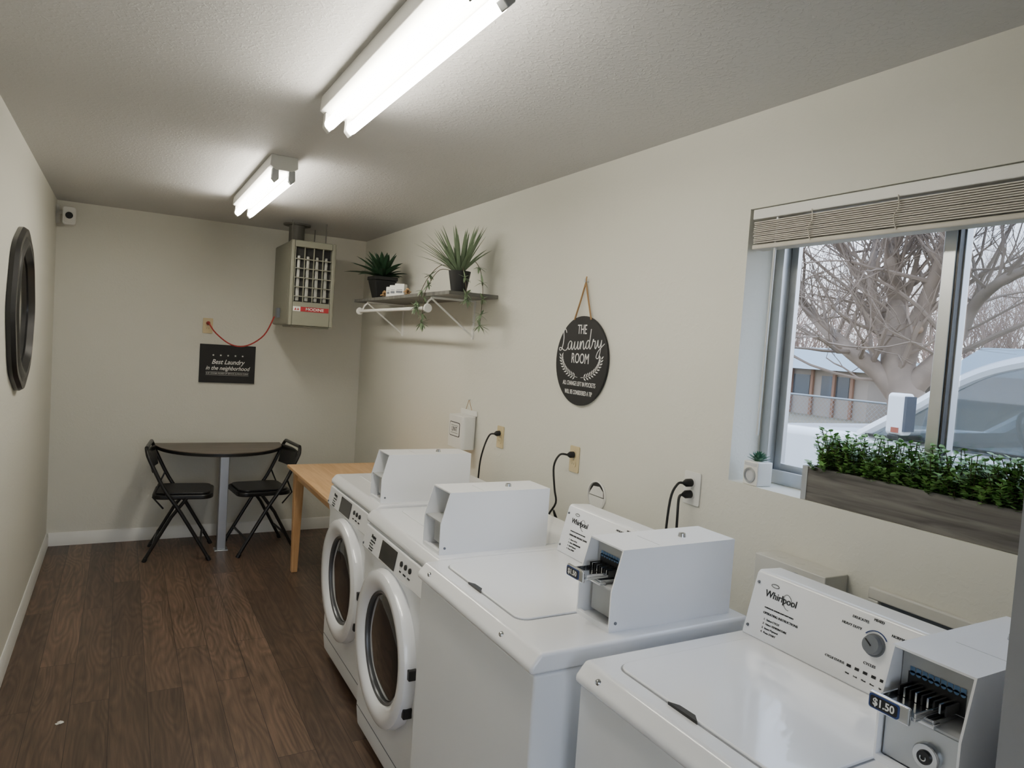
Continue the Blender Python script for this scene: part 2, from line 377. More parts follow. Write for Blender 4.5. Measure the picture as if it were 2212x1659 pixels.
# ------------------------------------------------------------------ top-load washers
def washer(loc,label,yb,lock):
    W,D=.685,.66
    t=root('washing_machine',loc,-PI/2,label,'washing machine','top-loading washers')
    MB().box(.004,W-.004,.0,D,.03,.872).build('cabinet',Mapp2,t,bevel=.008)
    for x in (.05,W-.05):
        for y in (.06,D-.06): MB().cyl((x,y,0),(x,y,.032),.02,n=12).build('foot',Mdk,t)
    ZT=.922
    MB().prism([(-.012,.874),(-.014,.892),(.012,ZT),(D,ZT),(D,.874)],'x',0,W).build('top_deck',Mapp,t,bevel=.009,seg=4)
    MB().prism(rrect(.052,.512,.052,.472,.035),'z',ZT-.001,ZT+.0006).build('lid_gap',Mlgap,t)
    MB().prism(rrect(.055,.509,.055,.469,.034),'z',ZT-.001,ZT+.0055).build('lid',Mapp,t,bevel=.003)
    MB().prism([(.225,.050),(.245,.062),(.285,.064),(.305,.050)],'z',ZT+.0002,ZT+.0062).build('lid_notch',Mdk,t)
    for x in (.072,.525):
        MB().lathe([(0,-.004),(.006,-.003),(.0075,0),(.0075,.004)],(x,-.004,.904),'y',16).build('screw',Mchr,t)
    y0,y1,zc=.478,.52,1.078; tl=math.atan2(y1-y0,zc-ZT)
    MB().prism([(y0,ZT),(y1-.002,zc-.008),(y1+.006,zc),(.60,zc-.004),(.64,zc-.05),(.65,ZT)],'x',.012,.490).build('console',Mapp,t,bevel=.005)
    def fp(x,h,off=.0006):
        return (x,y0+(y1-y0)*h-off,ZT+(zc-ZT)*h+off*.2)
    text('Whirlpool',.023,t,fp(.098,.70),tilt=tl,sx=.95,bold=.0002)
    c=Vector(fp(.083,.74,.0012)); up=Vector((0,math.sin(tl),math.cos(tl)))
    MB().tube([c+Vector((.011*math.cos(a)-.008,0,0))+up*(.004*math.sin(a)+.017) for a in [2*PI*i/24 for i in range(25)]],.0007,5).build('logo_ring',Mink,t)
    c2=Vector(fp(.118,.70,.0012))
    MB().tube([c2+Vector((.013*math.cos(a),0,0))+up*(.016*math.sin(a)-.006*math.cos(a)-.002) for a in [2*PI*i/24*.85 for i in range(25)]],.0006,5).build('logo_ring',Mink,t)
    text('COMMERCIAL WASHER HEAVY-DUTY SERIES',.0042,t,fp(.060,.50),tilt=tl,align='LEFT',bold=.0001)
    text('OPERATING INSTRUCTIONS',.0078,t,fp(.060,.42),tilt=tl,align='LEFT')
    for i,s in enumerate(('1.  Select CYCLE','2.  Select TEMPERATURE','3.  Insert Payment','4.  Press START')):
        text(s,.0066,t,fp(.066,.33-i*.062),tilt=tl,align='LEFT')
    text('DELICATES',.0078,t,fp(.300,.87),tilt=tl,align='CENTER'); text('MIXED',.0078,t,fp(.340,.93),tilt=tl); text('HEAVY DUTY',.0078,t,fp(.284,.75),tilt=tl); text('NORMAL ECO',.0078,t,fp(.397,.82),tilt=tl)
    text('CYCLES',.008,t,fp(.342,.36),tilt=tl)
    text('CYCLE STATUS',.007,t,fp(.265,.24),tilt=tl)
    d=Vector(fp(.342,.62)); nr=Vector((0,-math.cos(tl),math.sin(tl)))
    MB().cyl(d,d+nr*.004,.024,.023,28).cyl(d+nr*.004,d+nr*.016,.020,.018,28).build('dial',Mgry,t)
    MB().tube([d+nr*.017+Vector((-.012,0,0))+up*.008,d+nr*.017+Vector((.002,0,0))-up*.002],.0015,6).build('dial_pointer',Mdk,t)
    MB().tube([d+nr*.001+Vector((.029*math.cos(a),0,0))+up*.029*math.sin(a) for a in [PI*(.2+.6*i/10) for i in range(11)]],.0012,5).build('dial_arc',Mbdg,t)
    for i,s in enumerate(('Wait','Lock','Wash','Rinse','Spin','Done')):
        p=Vector(fp(.300+i*.019,.24)); MB().add([p+Vector((a,0,0))+up*b+nr*.0006 for a,b in ((-.005,-.003),(.005,-.003),(.005,.003),(-.005,.003))],[(0,1,2,3)]).build('indicator',Mink,t)
        text(s,.0045,t,fp(.300+i*.019,.14),tilt=tl)
    for h in (.15,.82):
        p=Vector(fp(.026,h)); MB().cyl(p,p+nr*.003,.004,.003,12).build('screw',Mgry,t)
    coin_box(t,(.507,yb,ZT),True,lock)
    return t
washer((.818,1.955,0),'top-loading white washer beside the front loaders, its console partly behind the coin box',.224,False)
washer((.895,1.215,0),'top-loading white washer nearest the camera, under the window',.265,True)
# ------------------------------------------------------------------ front-load machines
def front_loader(loc,label,ZT=.918):
    W,D=.68,.70
    t=root('front_load_machine',loc,-PI/2,label,'washing machine','front-loading machines with round doors')
    MB().prism([(.03,.03),(.008,.05),(.0,.12),(0,.74),(-.008,.775),(.004,.868),(D,.868),(D,.03)],'x',.002,W-.002).build('cabinet',Mapp2,t,bevel=.012)
    MB().box(.02,W-.02,.05,D-.03,0,.032).build('base',Mdk,t)
    MB().prism([(.0,.872),(.002,.895),(.022,ZT),(D,ZT),(D,.872)],'x',0,W).build('top_panel',Mapp,t,bevel=.01,seg=4)
    MB().prism(rrect(.05,W-.05,.12,D-.08,.03),'z',ZT-.001,ZT+.003).build('top_ridge',Mapp,t,bevel=.002)
    za,zb,ya,yb=.778,.866,-.016,.0; tl=math.atan2(yb-ya,zb-za); nr=Vector((0,-math.cos(tl),math.sin(tl)))
    def fp(x,h,off=.001): return Vector((x,ya+(yb-ya)*h,za+(zb-za)*h))+nr*off
    MB().prism([(ya,za),(yb,zb),(yb+.03,zb),(ya+.03,za)],'x',.012,W-.012).build('control_panel',Mapp,t,bevel=.006)
    a=fp(.22,.12);b_=fp(.38,.12);c=fp(.38,.88);e=fp(.22,.88)
    MB().frustum([a,b_,c,e],[q+nr*.0015 for q in (a,b_,c,e)]).build('display',Mdryg,t,bevel=.001)
    for i in range(3):
        p=fp(.435+i*.04,.60); MB().cyl(p,p+nr*.004,.010,.009,16).build('button',Mdk,t)
        text(('HOT','WARM','COLD')[i],.008,t,fp(.435+i*.04,.30,.0012),tilt=tl)
    text('Maytag',.017,t,fp(.125,.70,.0012),tilt=tl,bold=.0006)
    text('COMMERCIAL',.008,t,fp(.125,.5,.0012),tilt=tl)
    for i in range(3): text(('1 Select cycle','2 Insert payment','3 Press START')[i],.007,t,fp(.095,.38-i*.12,.0012),tilt=tl,align='LEFT')
    for x in (.03,W-.03):
        p=fp(x,.18); MB().cyl(p,p+nr*.003,.005,.004,12).build('screw',Mgry,t)
    cx,cz=W/2-.008,.502; q=.272/.287
    d=MB().lathe([(a_*q,b) for a_,b in [(.285,.0),(.287,-.02),(.280,-.038),(.262,-.047),(.232,-.044),(.212,-.034),(.200,-.018),(.197,-.006),(.0,-.004)]],(cx,0,cz),'y',64).build('door',Mapp,t)
    MB().lathe([(a_*q,b) for a_,b in [(.196,-.012),(.185,-.018),(.12,-.026),(.0,-.030)]],(cx,0,cz),'y',48).build('door_glass',Mdryg,d)
    MB().lathe([(a_*q,b) for a_,b in [(.206,-.018),(.203,-.026),(.194,-.022),(.190,-.010)]],(cx,0,cz),'y',48).build('glass_rim',Mdrum,d)
    for z in (cz+.02,cz-.12):
        x=cx+math.sqrt(.272**2-(z-cz)**2)
        MB().box(x-.008,x+.012,-.03,-.0005,z-.017,z+.017).build('hinge',Mdk,t,bevel=.003)
    MB().box(.02,W-.02,-.0015,.002,.135,.1375).build('kick_seam',Mgry,t)
    coin_box(t,(.505,.035,ZT),False)
    return t
front_loader((.862,2.650,0),'white front-loading machine next to the top-loading washers')
front_loader((.910,3.375,0),'white front-loading machine beside the light wood table, farthest machine in the row')
tag(MB().tube(smooth_line([(1.60,1.243,.82),(1.575,1.238,.93),(1.57,1.236,1.0),(1.59,1.236,1.03),(1.612,1.236,1.0),(1.614,1.236,.86)]),.011,10).build('drain_hose',Mgry),'grey drain hose looping up behind the nearest washer','hose')
# ------------------------------------------------------------------ wooden table
def wood_table():
    t=root('wooden_table',(.985,4.76,0),-PI/2,'light wood rectangular table against the right wall behind the machines','table')
    L,D,Z=1.28,.70,.715
    MB().box(0,L,0,D,Z-.02,Z).build('tabletop',Mlt,t,bevel=.003)
    MB().box(.05,L-.05,.05,.068,Z-.09,Z-.02).box(.05,L-.05,D-.068,D-.05,Z-.09,Z-.02).box(.05,.068,.068,D-.068,Z-.09,Z-.02).box(L-.068,L-.05,.068,D-.068,Z-.09,Z-.02).build('apron',Mlt,t,bevel=.002)
    for x,y in ((.07,.065),(L-.07,.065),(.07,D-.065),(L-.07,D-.065)):
        a,b=.032,.02; sx=.012*(1 if x<L/2 else -1)
        MB().frustum([(x-b-sx,y-b,0),(x+b-sx,y-b,0),(x+b-sx,y+b,0),(x-b-sx,y+b,0)],[(x-a,y-a,Z-.021),(x+a,y-a,Z-.021),(x+a,y+a,Z-.021),(x-a,y+a,Z-.021)]).build('leg',Mlt2,t,bevel=.004)
wood_table()
def half_table():
    t=root('half_round_table',(.665,5.66,0),0,'dark half-round table on a metal post against the back wall','table')
    poly=[(-.44,0)]+[(.44*-math.cos(a),-.50*math.sin(a)**.9) for a in [PI*i/40 for i in range(1,40)]]+[(.44,0)]
    MB().prism(poly,'z',.700,.728).build('tabletop',Mdt,t,bevel=.004)
    MB().prism([(x*1.002,y*1.002-.0005) for x,y in poly],'z',.704,.722).build('edge_band',Mdk,t)
    MB().box(-.030,.030,-.36,-.30,.008,.70).build('post',Malu,t,bevel=.004)
    MB().box(-.045,.045,-.375,-.285,0,.008).build('foot_plate',Malu,t,bevel=.002)
    MB().box(-.1,.1,-.42,-.2,.690,.70).build('mount_plate',Mdk,t)
half_table()
Mvin=mat('black_vinyl',(22,22,24),.3)
def folding_chair(loc,rz,label):
    t=root('folding_chair',loc,rz,label,'chair','black folding chairs at the half-round table')
    w=.205
    for s in (-1,1):
        x=s*w
        MB().tube(smooth_line([(x*.80,.215,.765),(x*.93,.208,.74),(x,.19,.69),(x,.10,.50),(x,-.01,.33),(x,-.19,.018)],4),.0125,10).build('leg',Mblk,t)
        MB().cyl((x,-.183,.028),(x,-.198,.0),.0155,n=12).build('foot_cap',Mdk,t)
        MB().tube([(x*.88,-.04,.425),(x*.88,.05,.30),(x*.88,.20,.018)],.0115,10).build('leg',Mblk,t)
        MB().cyl((x*.88,.194,.026),(x*.88,.206,.0),.0145,n=12).build('foot_cap',Mdk,t)
        MB().tube([(x*.97,.12,.545),(x*.95,.165,.44),(x*.92,.10,.36)],.006,6).build('hinge_bar',Mblk,t)
    MB().cyl((-w*.80,.215,.765),(w*.80,.215,.765),.0125,n=10).build('top_rail',Mblk,t)
    MB().cyl((-w,-.135,.115),(w,-.135,.115),.008,n=8).build('stretcher',Mblk,t)
    MB().cyl((-w*.88,.155,.115),(w*.88,.155,.115),.008,n=8).build('stretcher',Mblk,t)
    p=rrect(-.185,.185,-.205,.175,.07)
    MB().prism(p,'z',.418,.450).build('seat',Mblk,t,bevel=.008)
    MB().prism(rrect(-.165,.165,-.185,.155,.06),'z',.450,.462).build('seat_pad',Mvin,t,bevel=.005)
    mb=MB(); N=10; vs=[]
    for i in range(N+1):
        x=-.178+.356*i/N; bow=.02*(1-(x/.178)**2)
        for (dy,z) in ((.170,.60),(.196,.735),(.204,.735),(.178,.60)): vs.append((x,dy+bow-.004,z))
    fs=[]
    for i in range(N):
        for k in range(4): fs.append((i*4+k,i*4+(k+1)%4,(i+1)*4+(k+1)%4,(i+1)*4+k))
    fs+=[(0,1,2,3),(N*4+3,N*4+2,N*4+1,N*4)]
    mb.add(vs,fs).build('backrest',Mblk,t,bevel=.003)
    return t
ch=folding_chair((.395,5.33,0),PI/2-.12,'black folding chair left of the half-round table post, facing right')
c2=copy_tree(ch); c2.location=(.925,5.33,0); c2.rotation_euler=(0,0,-PI/2+.10); c2['label']='black folding chair right of the half-round table post, facing left beside the wooden table'
# ------------------------------------------------------------------ heater
def heater():
    t=root('unit_heater',(.985,4.97,1.645),0,'taupe metal gas unit heater hung from the ceiling in the back corner','heater')
    w,d,h=.305,.60,.585
    MB().box(0,w,.06,d,0,h).build('casing',Mheat,t,bevel=.015)
    f=MB().box(0,.024,0,.06,.0,h).box(w-.024,w,0,.06,.0,h).box(.024,w-.024,0,.06,h-.045,h).box(.024,w-.024,0,.06,0,.165)
    f.build('front_frame',Mheat,t,bevel=.006)
    MB().box(.025,w-.025,.052,.0595,.166,h-.046).build('burner_cavity',Mheatin,t)
    for k in range(4):
        x=.060+k*.063
        MB().frustum([(x-.017,.034,.170),(x+.012,.034,.170),(x+.012,.050,.170),(x-.017,.050,.170)],[(x-.012,.034,.485),(x+.010,.034,.485),(x+.010,.050,.485),(x-.012,.050,.485)]).build('exchanger_tube',Msteel,t,bevel=.007)
    for k in range(5):
        z=.20+k*.064
        MB().box(.025,w-.025,.004,.026,z,z+.006).build('louver',Mheat,t)
    for k in range(5):
        x=.026+k*.063; MB().box(x,x+.005,.002,.02,.166,h-.046).build('grille_bar',Mheat,t)
    MB().box(.028,.078,-.002,0,.099,.131).build('badge',Mwink,t)
    MB().add([(.036,-.0025,.106),(.052,-.0025,.106),(.046,-.0025,.124)],[(0,1,2)]).add([(.054,-.0025,.106),(.070,-.0025,.106),(.062,-.0025,.124)],[(0,1,2)]).build('badge_mark',Mred,t)
    MB().box(.078,.272,-.002,0,.099,.131).build('badge_band',Mred,t)
    text('MODINE',.027,t,(.176,-.0022,.115),Mwink,sx=1.2,bold=.0003)
    MB().box(.02,w-.02,.02,.3,-.012,0).build('bottom_pan',Mheat,t,bevel=.003)
    MB().cyl((.10,.35,h),(.10,.35,H-1.645-.001),.055,n=28).build('flue_pipe',Mflue,t)
    MB().cyl((.10,.35,H-1.645-.012),(.10,.35,H-1.645),.095,n=32).build('ceiling_flange',Mflue,t)
    for x,y in ((.03,.15),(w-.04,.15),(w-.04,.5)):
        MB().cyl((x,y,h),(x,y,H-1.645),.004,n=8).build('hanger_rod',Mflue,t)
    MB().box(-.022,0,.30,.36,.05,.12).build('junction_box',Mgry,t,bevel=.002)
heater()
# ------------------------------------------------------------------ outlets, cords
def outlet(loc,rz,label,w=.070,h=.114,m=Mcream,gang=1):
    t=root('wall_outlet',loc,rz,label,'outlet')
    MB().prism(rrect(-w/2,w/2,-h/2,h/2,.006),'y',-.006,-.0005).build('cover_plate',m,t,bevel=.002)
    for s in (-1,1):
        rc=MB().prism(rrect(-.017,.017,s*.02-.0145,s*.02+.0145,.010),'y',-.0085,-.006).build('receptacle',m,t)
        MB().box(-.008,-.006,-.0088,-.0085,s*.02-.003,s*.02+.006).box(.006,.008,-.0088,-.0085,s*.02-.003,s*.02+.006).build('slot',Mdk,rc)
    MB().cyl((0,-.006,0),(0,-.0075,0),.003,n=10).build('screw',Malu,t)
    return t
outlet((XR,3.18,1.125),-PI/2,'cream wall outlet right of the white lint bin')
outlet((XR,2.495,1.127),-PI/2,'cream wall outlet below the round sign')
outlet((XR,1.776,1.15),-PI/2,'wide white wall outlet left of the window with two plugs',w=.078,m=Mtrim)
outlet((.553,YB,1.603),0,'cream wall outlet on the back wall above the rectangular sign')
def cord(pts,label,plug=None,m=Mcord,r=.0045,rr=None):
    t=root('power_cord',pts[0],0,label,'power cord'); o=Vector(pts[0])
    P=[Vector(p)-o for p in pts]
    MB().tube(smooth_line(P),r,8).build('cable',m,t)
    if plug: MB().tube([Vector(plug)-o, (Vector(plug)-o)*.4, Vector((0,0,0))],[.014,.014,.006],12).build('plug',m,t)
    return t
X=XR-.0105
cord([(X-.03,3.178,1.142),(X-.05,3.19,1.135),(X-.065,3.21,1.08),(X-.070,3.24,.99),(X-.060,3.27,.88)],'black power cord hanging from the outlet beside the lint bin',(X,3.178,1.145))
cord([(X-.03,2.495,1.147),(X-.06,2.51,1.145),(X-.07,2.535,1.09),(X-.055,2.54,.99),(X-.05,2.53,.93),(X-.07,2.55,.86),(X-.03,2.50,.80),(X-.07,2.51,.90),(X-.04,2.54,.86),(X-.06,2.49,.83)],'black power cord bunched below the outlet under the round sign',(X,2.495,1.147))
cord([(X-.035,1.776,1.170),(X-.055,1.782,1.165),(X-.075,1.79,1.11),(X-.085,1.79,.95),(X-.08,1.79,.85)],'black power cord from the upper plug of the wide white outlet',(X,1.776,1.170))
cord([(X-.035,1.776,1.130),(X-.05,1.775,1.12),(X-.06,1.765,1.06),(X-.065,1.755,.92),(X-.06,1.75,.85)],'black power cord from the lower plug of the wide white outlet',(X,1.776,1.130))
cord([(.553,5.67,1.625),(.60,5.60,1.55),(.70,5.55,1.475),(.80,5.48,1.475),(.90,5.38,1.56),(.952,5.30,1.70)],'red power cord hanging in a loop between back wall outlet and heater',(.553,5.716,1.622),m=Mrcord,r=.005)
t=root('wall_hole_cover',(XR,2.316,1.007),-PI/2,'round unused vent hole with a partly open white cover','vent cover')
MB().lathe([(.062,-.0005),(.062,-.006),(.056,-.008),(.054,-.001)],(0,0,0),'y',32).build('ring',Mtrim,t)
MB().disc((0,-.0012,0),.055).build('opening',Mdk,t)
MB().prism([(.052*math.cos(a)*.99,.052*math.sin(a)-.004) for a in [PI+PI*i/16 for i in range(17)]],'y',-.006,-.002).build('cover_flap',Mtrim,t)
MB().prism([(-.045,.0),(.05,.0),(.047,.022),(.02,.040),(-.02,.036),(-.04,.012)],'y',-.008,-.0062).build('cover_flap',Mtrim,t)
t=root('electrical_box',(XR,1.405,.78),-PI/2,'cream metal electrical box on the wall under the window','electrical box')
MB().box(0,.235,-.095,-.001,0,.262).build('box_body',Mcrb,t,bevel=.003)
for x in (.06,.12,.18): MB().lathe([(0,.0008),(.013,.0008),(.0145,0)],(x,-.05,.262),'z',20).build('knockout',Mcrb,t)
t=root('service_box',(XR,1.10,.84),-PI/2,'cream framed recessed washer connection box behind the nearest washer','service box')
MB().box(0,.31,-.018,-.001,.165,.195).box(0,.31,-.018,-.001,0,.03).box(0,.03,-.018,-.001,.03,.165).box(.28,.31,-.018,-.001,.03,.165).build('box_frame',Mcrb,t,bevel=.004)
MB().box(.03,.28,-.003,-.001,.03,.165).build('box_recess',Mgry,t)
for x in (.09,.22): MB().cyl((x,-.03,.08),(x,-.003,.08),.012,n=12).build('tap',Mchr,t)
# ------------------------------------------------------------------ signs
def round_sign():
    t=root('round_sign',(XR,2.489,1.554),-PI/2,'round black laundry room sign hanging from a jute rope','sign')
    MB().lathe([(0,-.002),(.1905,-.002),(.1925,-.004),(.1925,-.012),(.1905,-.014),(0,-.014)],(0,0,0),'y',64).build('board',Mblkm,t)
    y=-.0142
    text('THE',.058,t,(0,y,.133),Mwink,width=.068)
    cur=[[(1.05,2.1),(.75,2.55),(.4,2.3),(.5,1.5),(.4,.7),(.1,.05),(-.3,.0),(-.3,.3),(.1,.25),(.7,-.05),(1.2,0),(1.5,.3)],
     [(2.3,.85),(1.95,1.05),(1.55,.6),(1.7,.05),(2.1,.2),(2.3,.9),(2.32,.2),(2.5,0),(2.8,.35)],
     [(2.8,.35),(2.95,.95),(2.92,.25),(3.15,0),(3.5,.4),(3.6,.95),(3.6,.2),(3.8,0),(4.05,.3)],
     [(4.05,.3),(4.15,.95),(4.17,0)],[(4.17,.2),(4.4,.8),(4.65,.95),(4.78,.55),(4.8,.1),(5.0,0),(5.3,.4)],
     [(5.95,.85),(5.65,1.0),(5.3,.55),(5.42,.05),(5.8,.2),(6.0,.9),(6.15,2.3)],[(6.15,2.3),(6.0,.9),(6.02,.15),(6.2,0),(6.5,.4)],
     [(6.5,.4),(6.7,1.1),(6.78,.85),(7.1,.85),(7.08,.2),(7.25,0),(7.5,.4)],
     [(7.5,.4),(7.62,.95),(7.68,.3),(7.9,.1),(8.2,.5),(8.32,.95)],[(8.32,.95),(8.2,-.2),(7.9,-1.1),(7.45,-1.0),(7.8,-.3),(8.9,.5)]]
    mb=MB(); sc=.0362
    for st in cur:
        mb.tube([(( p.x-4.3)*sc,y-.0005,.050+p.y*sc*1.0+(p.x-4.3)*.002) for p in smooth_line([(a,b,0) for a,b in st])],.0019,5)
    mb.build('lettering',Mwink,t)
    text('ROOM',.062,t,(-.002,y,.008),Mwink,width=.128)
    lf=MB()
    for s in (-1,1):
        pts=[]
        for i in range(12):
            a=math.radians(-90+s*(5+i*7.2)); x=.148*math.cos(a); z=.092*math.sin(a)+.020
            pts.append((x,y-.0006,z))
            if i>0:
                tx=-.148*math.sin(a)*s; tz=.092*math.cos(a)*s; tt=math.atan2(tz,tx)
                for q in (-1,1):
                    an=tt+q*.7; L=.025
                    c=Vector((x,y,z)); d=Vector((math.cos(an),0,math.sin(an))); n_=Vector((-d.z,0,d.x))
                    lf.add([c+d*.003,c+d*L*.5+n_*.0036,c+d*L,c+d*L*.5-n_*.0036],[(0,1,2,3)])
        lf.tube(pts,.0009,4)
    lf.build('laurel_print',Mwink,t)
    text('ALL CHANGE LEFT IN POCKETS',.027,t,(0,y,-.100),Mwink,width=.245)
    text('WILL BE CONSIDERED A TIP',.027,t,(0,y,-.138),Mwink,width=.205)
    MB().tube([(-.062,-.016,.176),(-.03,-.014,.255),(0,-.013,.335)],.0038,7).tube([(.062,-.016,.176),(.03,-.014,.255),(0,-.013,.335)],.0038,7).tube([(0,-.013,.335),(.004,-.014,.36),(-.002,-.012,.35)],.003,6).build('rope',Mrope,t)
    MB().cyl((0,-.0005,.338),(0,-.02,.338),.003,n=10).cyl((0,-.02,.338),(0,-.02,.350),.003,n=10).build('hook',Malu,t)
round_sign()
def flat_sign():
    t=root('rectangular_sign',(.505,YB,1.178),0,'rectangular black sign with white script on the back wall','sign')
    w,h=.395,.288
    MB().box(0,w,-.02,-.001,0,h).build('board',Mblkm,t,bevel=.002)
    y=-.0206
    st=MB()
    for i in range(5):
        cx=w/2+(i-2)*.052; cz=.208; vs=[]
        for k in range(10):
            a=PI/2+k*PI/5; rr=.0085 if k%2==0 else .0038; vs.append((cx+rr*math.cos(a),y,cz+rr*math.sin(a)))
        st.add(vs,[tuple(range(10))])
    st.build('star_print',Mwink,t)
    text('Best Laundry',.050,t,(w/2,y,.157),Mwink,shear=.35,width=.235,bold=.0004)
    text('in the neighborhood',.044,t,(w/2,y,.110),Mwink,shear=.35,width=.315,bold=.0003)
    MB().box(.045,w-.045,y-.0004,y,.080,.0815).box(.045,w-.045,y-.0004,y,.058,.0595).build('rule_lines',Mwink,t)
    text('& BY OWNER PICKED-UP SERVICE ALWAYS CLEAN',.0125,t,(w/2,y,.070),Mwink,width=.30)
flat_sign()
t=root('lint_bin',(XR,3.565,1.01),-PI/2,'white metal lint bin hanging on the wall by a string','bin')
poly=rrect(-.10,.10,-.088,-.002,.022)
MB().prism(poly,'z',0,.185).build('bin_body',Mtrim,t,bevel=.004)
MB().box(-.10,.10,-.012,-.002,.185,.215).build('back_plate',Mtrim,t,bevel=.003)
MB().prism(rrect(-.066,.066,.065,.145,.012),'y',-.0895,-.088).build('label_border',Mink,t)
MB().prism(rrect(-.062,.062,.069,.141,.010),'y',-.0902,-.0895).build('label_field',Mtrim,t)
text('LINT',.036,t,(0,-.0904,.105),Mink,sx=.95)
MB().box(-.045,.045,-.0906,-.0903,.125,.127).box(-.045,.045,-.0906,-.0903,.083,.085).build('label_lines',Mink,t)
MB().tube([(-.04,-.008,.21),(0,-.01,.272),(.04,-.008,.21)],.0016,5).build('string',Mrope,t)
MB().cyl((0,-.0005,.272),(0,-.014,.272),.0025,n=8).build('nail',Malu,t)
# ------------------------------------------------------------------ shelf
SZ=1.862
t=root('wall_shelf',(XR,5.0,SZ),-PI/2,'grey wooden wall shelf on white brackets with a hanging rod','shelf')
MB().box(0,1.69,-.285,-.001,-.02,0).build('shelf_board',Mshelf,t,bevel=.002)
for x in (.265,1.415):
    b=MB().box(x-.008,x+.008,-.010,-.001,-.24,-.02).box(x-.008,x+.008,-.27,-.010,-.032,-.021)
    b.tube([(x,-.006,-.225),(x,-.262,-.035)],.0055,8); b.tube(smooth_line([(x,-.262,-.03),(x,-.285,-.05),(x,-.298,-.08)]),.005,8)
    b.build('bracket',Mtrim,t)
MB().cyl((.20,-.296,-.088),(1.44,-.296,-.088),.0105,n=16).build('rod',Mtrim,t)
for x in (.19,1.44):
    MB().lathe([(0,0),(.022,0),(.025,.006),(.022,.014),(0,.014)],(x-.007,-.296,-.088),'x',20).build('rod_cap',Mtrim,t)
t=root('potted_agave',(1.535,4.66,SZ),0,'dark green agave in a square black pot on the shelf','plant')
def sq(a,z): return [(-a,-a,z),(a,-a,z),(a,a,z),(-a,a,z)]
MB().frustum(sq(.050,0),sq(.078,.125)).build('pot',Mpot,t,bevel=.006)
MB().box(-.082,.082,-.082,.082,.125,.150).build('pot_rim',Mpot,t,bevel=.004)
lf=MB()
for k in range(34):
    a=k*2.4; e=math.radians(82-k*2.2); L=.17+.10*(k/34)+random.uniform(-.01,.02)
    if math.cos(a)*math.cos(e)>.4: L*=.62
    lf.leaf((.01*math.cos(a),.01*math.sin(a),.145),(math.cos(a)*math.cos(e),math.sin(a)*math.cos(e),math.sin(e)),L,.048,droop=.35,n=6,fold=.45)
lf.build('leaves',Mgreen1,t,rec=False)
t=root('potted_grass_plant',(1.565,3.46,SZ),0,'spiky grey-green grass plant with trailing stems in a round black pot','plant')
MB().lathe([(0,0),(.040,0),(.058,.105),(.060,.118),(.054,.118),(.050,.108),(0,.108)],(0,0,0),'z',32).build('pot',Mpot,t)
lf=MB()
for k in range(80):
    a=random.uniform(0,2*PI); e=math.radians(random.triangular(22,88,66)); L=random.uniform(.16,.29)
    x,y=math.cos(a)*math.cos(e),math.sin(a)*math.cos(e)
    if x>.25: x*=.4
    lf.leaf((.02*math.cos(a),.02*math.sin(a),.108),(x,y,math.sin(e)),L,.018,droop=.35,n=5,fold=.3)
lf.build('leaves',Mgreen2,t,rec=False)
def star(mb,p,r=.05,n=8):
    for k in range(n):
        d=Vector((random.uniform(-1,1),random.uniform(-1,1),random.uniform(-.9,.7))).normalized(); mb.leaf(p,d,r*random.uniform(.7,1.15),.012,.2,3,.2)
tr=MB(); stm=MB()
paths=[[(-.02,.01,.11),(-.07,.08,.15),(-.115,.16,.08),(-.145,.20,-.02),(-.15,.22,-.08)],
       [(-.02,.0,.11),(-.09,.06,.12),(-.14,.11,.02),(-.15,.12,-.06),(-.15,.13,-.17)],
       [(.01,-.02,.11),(.03,-.09,.17),(.045,-.155,.12),(.05,-.19,.02),(.045,-.20,-.08),(.04,-.20,-.17)],
       [(.01,-.02,.11),(-.02,-.08,.13),(-.03,-.14,.06),(-.03,-.18,-.04)]]
for pth in paths:
    L=smooth_line(pth,6); stm.tube(L,.0018,5)
    for i in range(11,len(L),5):
        star(tr,L[i],.048)
    star(tr,L[-1],.06,14)
stm.build('stem',Mstem,t); tr.build('trailing_leaves',Mgreen2,t,rec=False)
for i,(x,y,lab) in enumerate(((1.50,4.36,'white lettered block nearest the agave on the shelf'),(1.495,4.27,'white lettered block in the middle of the three on the shelf'),(1.50,4.185,'white lettered block nearest the grass plant on the shelf'))):
    t=root('lettered_block',(x,y,SZ),-PI/2+.25*(i-1)+.5,lab,'block','white blocks on the shelf')
    MB().box(-.033,.033,-.02,.02,0,.066+.006*i).build('block_body',Mtrim,t,bevel=.003)
    MB().box(-.02,.02,-.0206,-.02,.04,.043).box(-.022,.022,-.0206,-.02,.02,.034).build('block_print',Mgry,t)
for i,(x,y,lab) in enumerate(((1.49,4.47,'small brown driftwood piece between the agave and the blocks'),(1.50,4.07,'small brown driftwood piece beside the blocks nearest the trailing plant'))):
    mb=MB()
    for k in range(5):
        a=random.uniform(-.5,.5)+PI/2; c=Vector((0,0,.012+.006*k)); d=Vector((math.cos(a),math.sin(a),random.uniform(-.05,.05)))*.045
        mb.tube([c-d,c+Vector((0,0,.006)),c+d],[.004,.007,.004],6)
    o=tag(mb.build('driftwood',Mrope),lab,'driftwood'); o.location=(x,y,SZ)
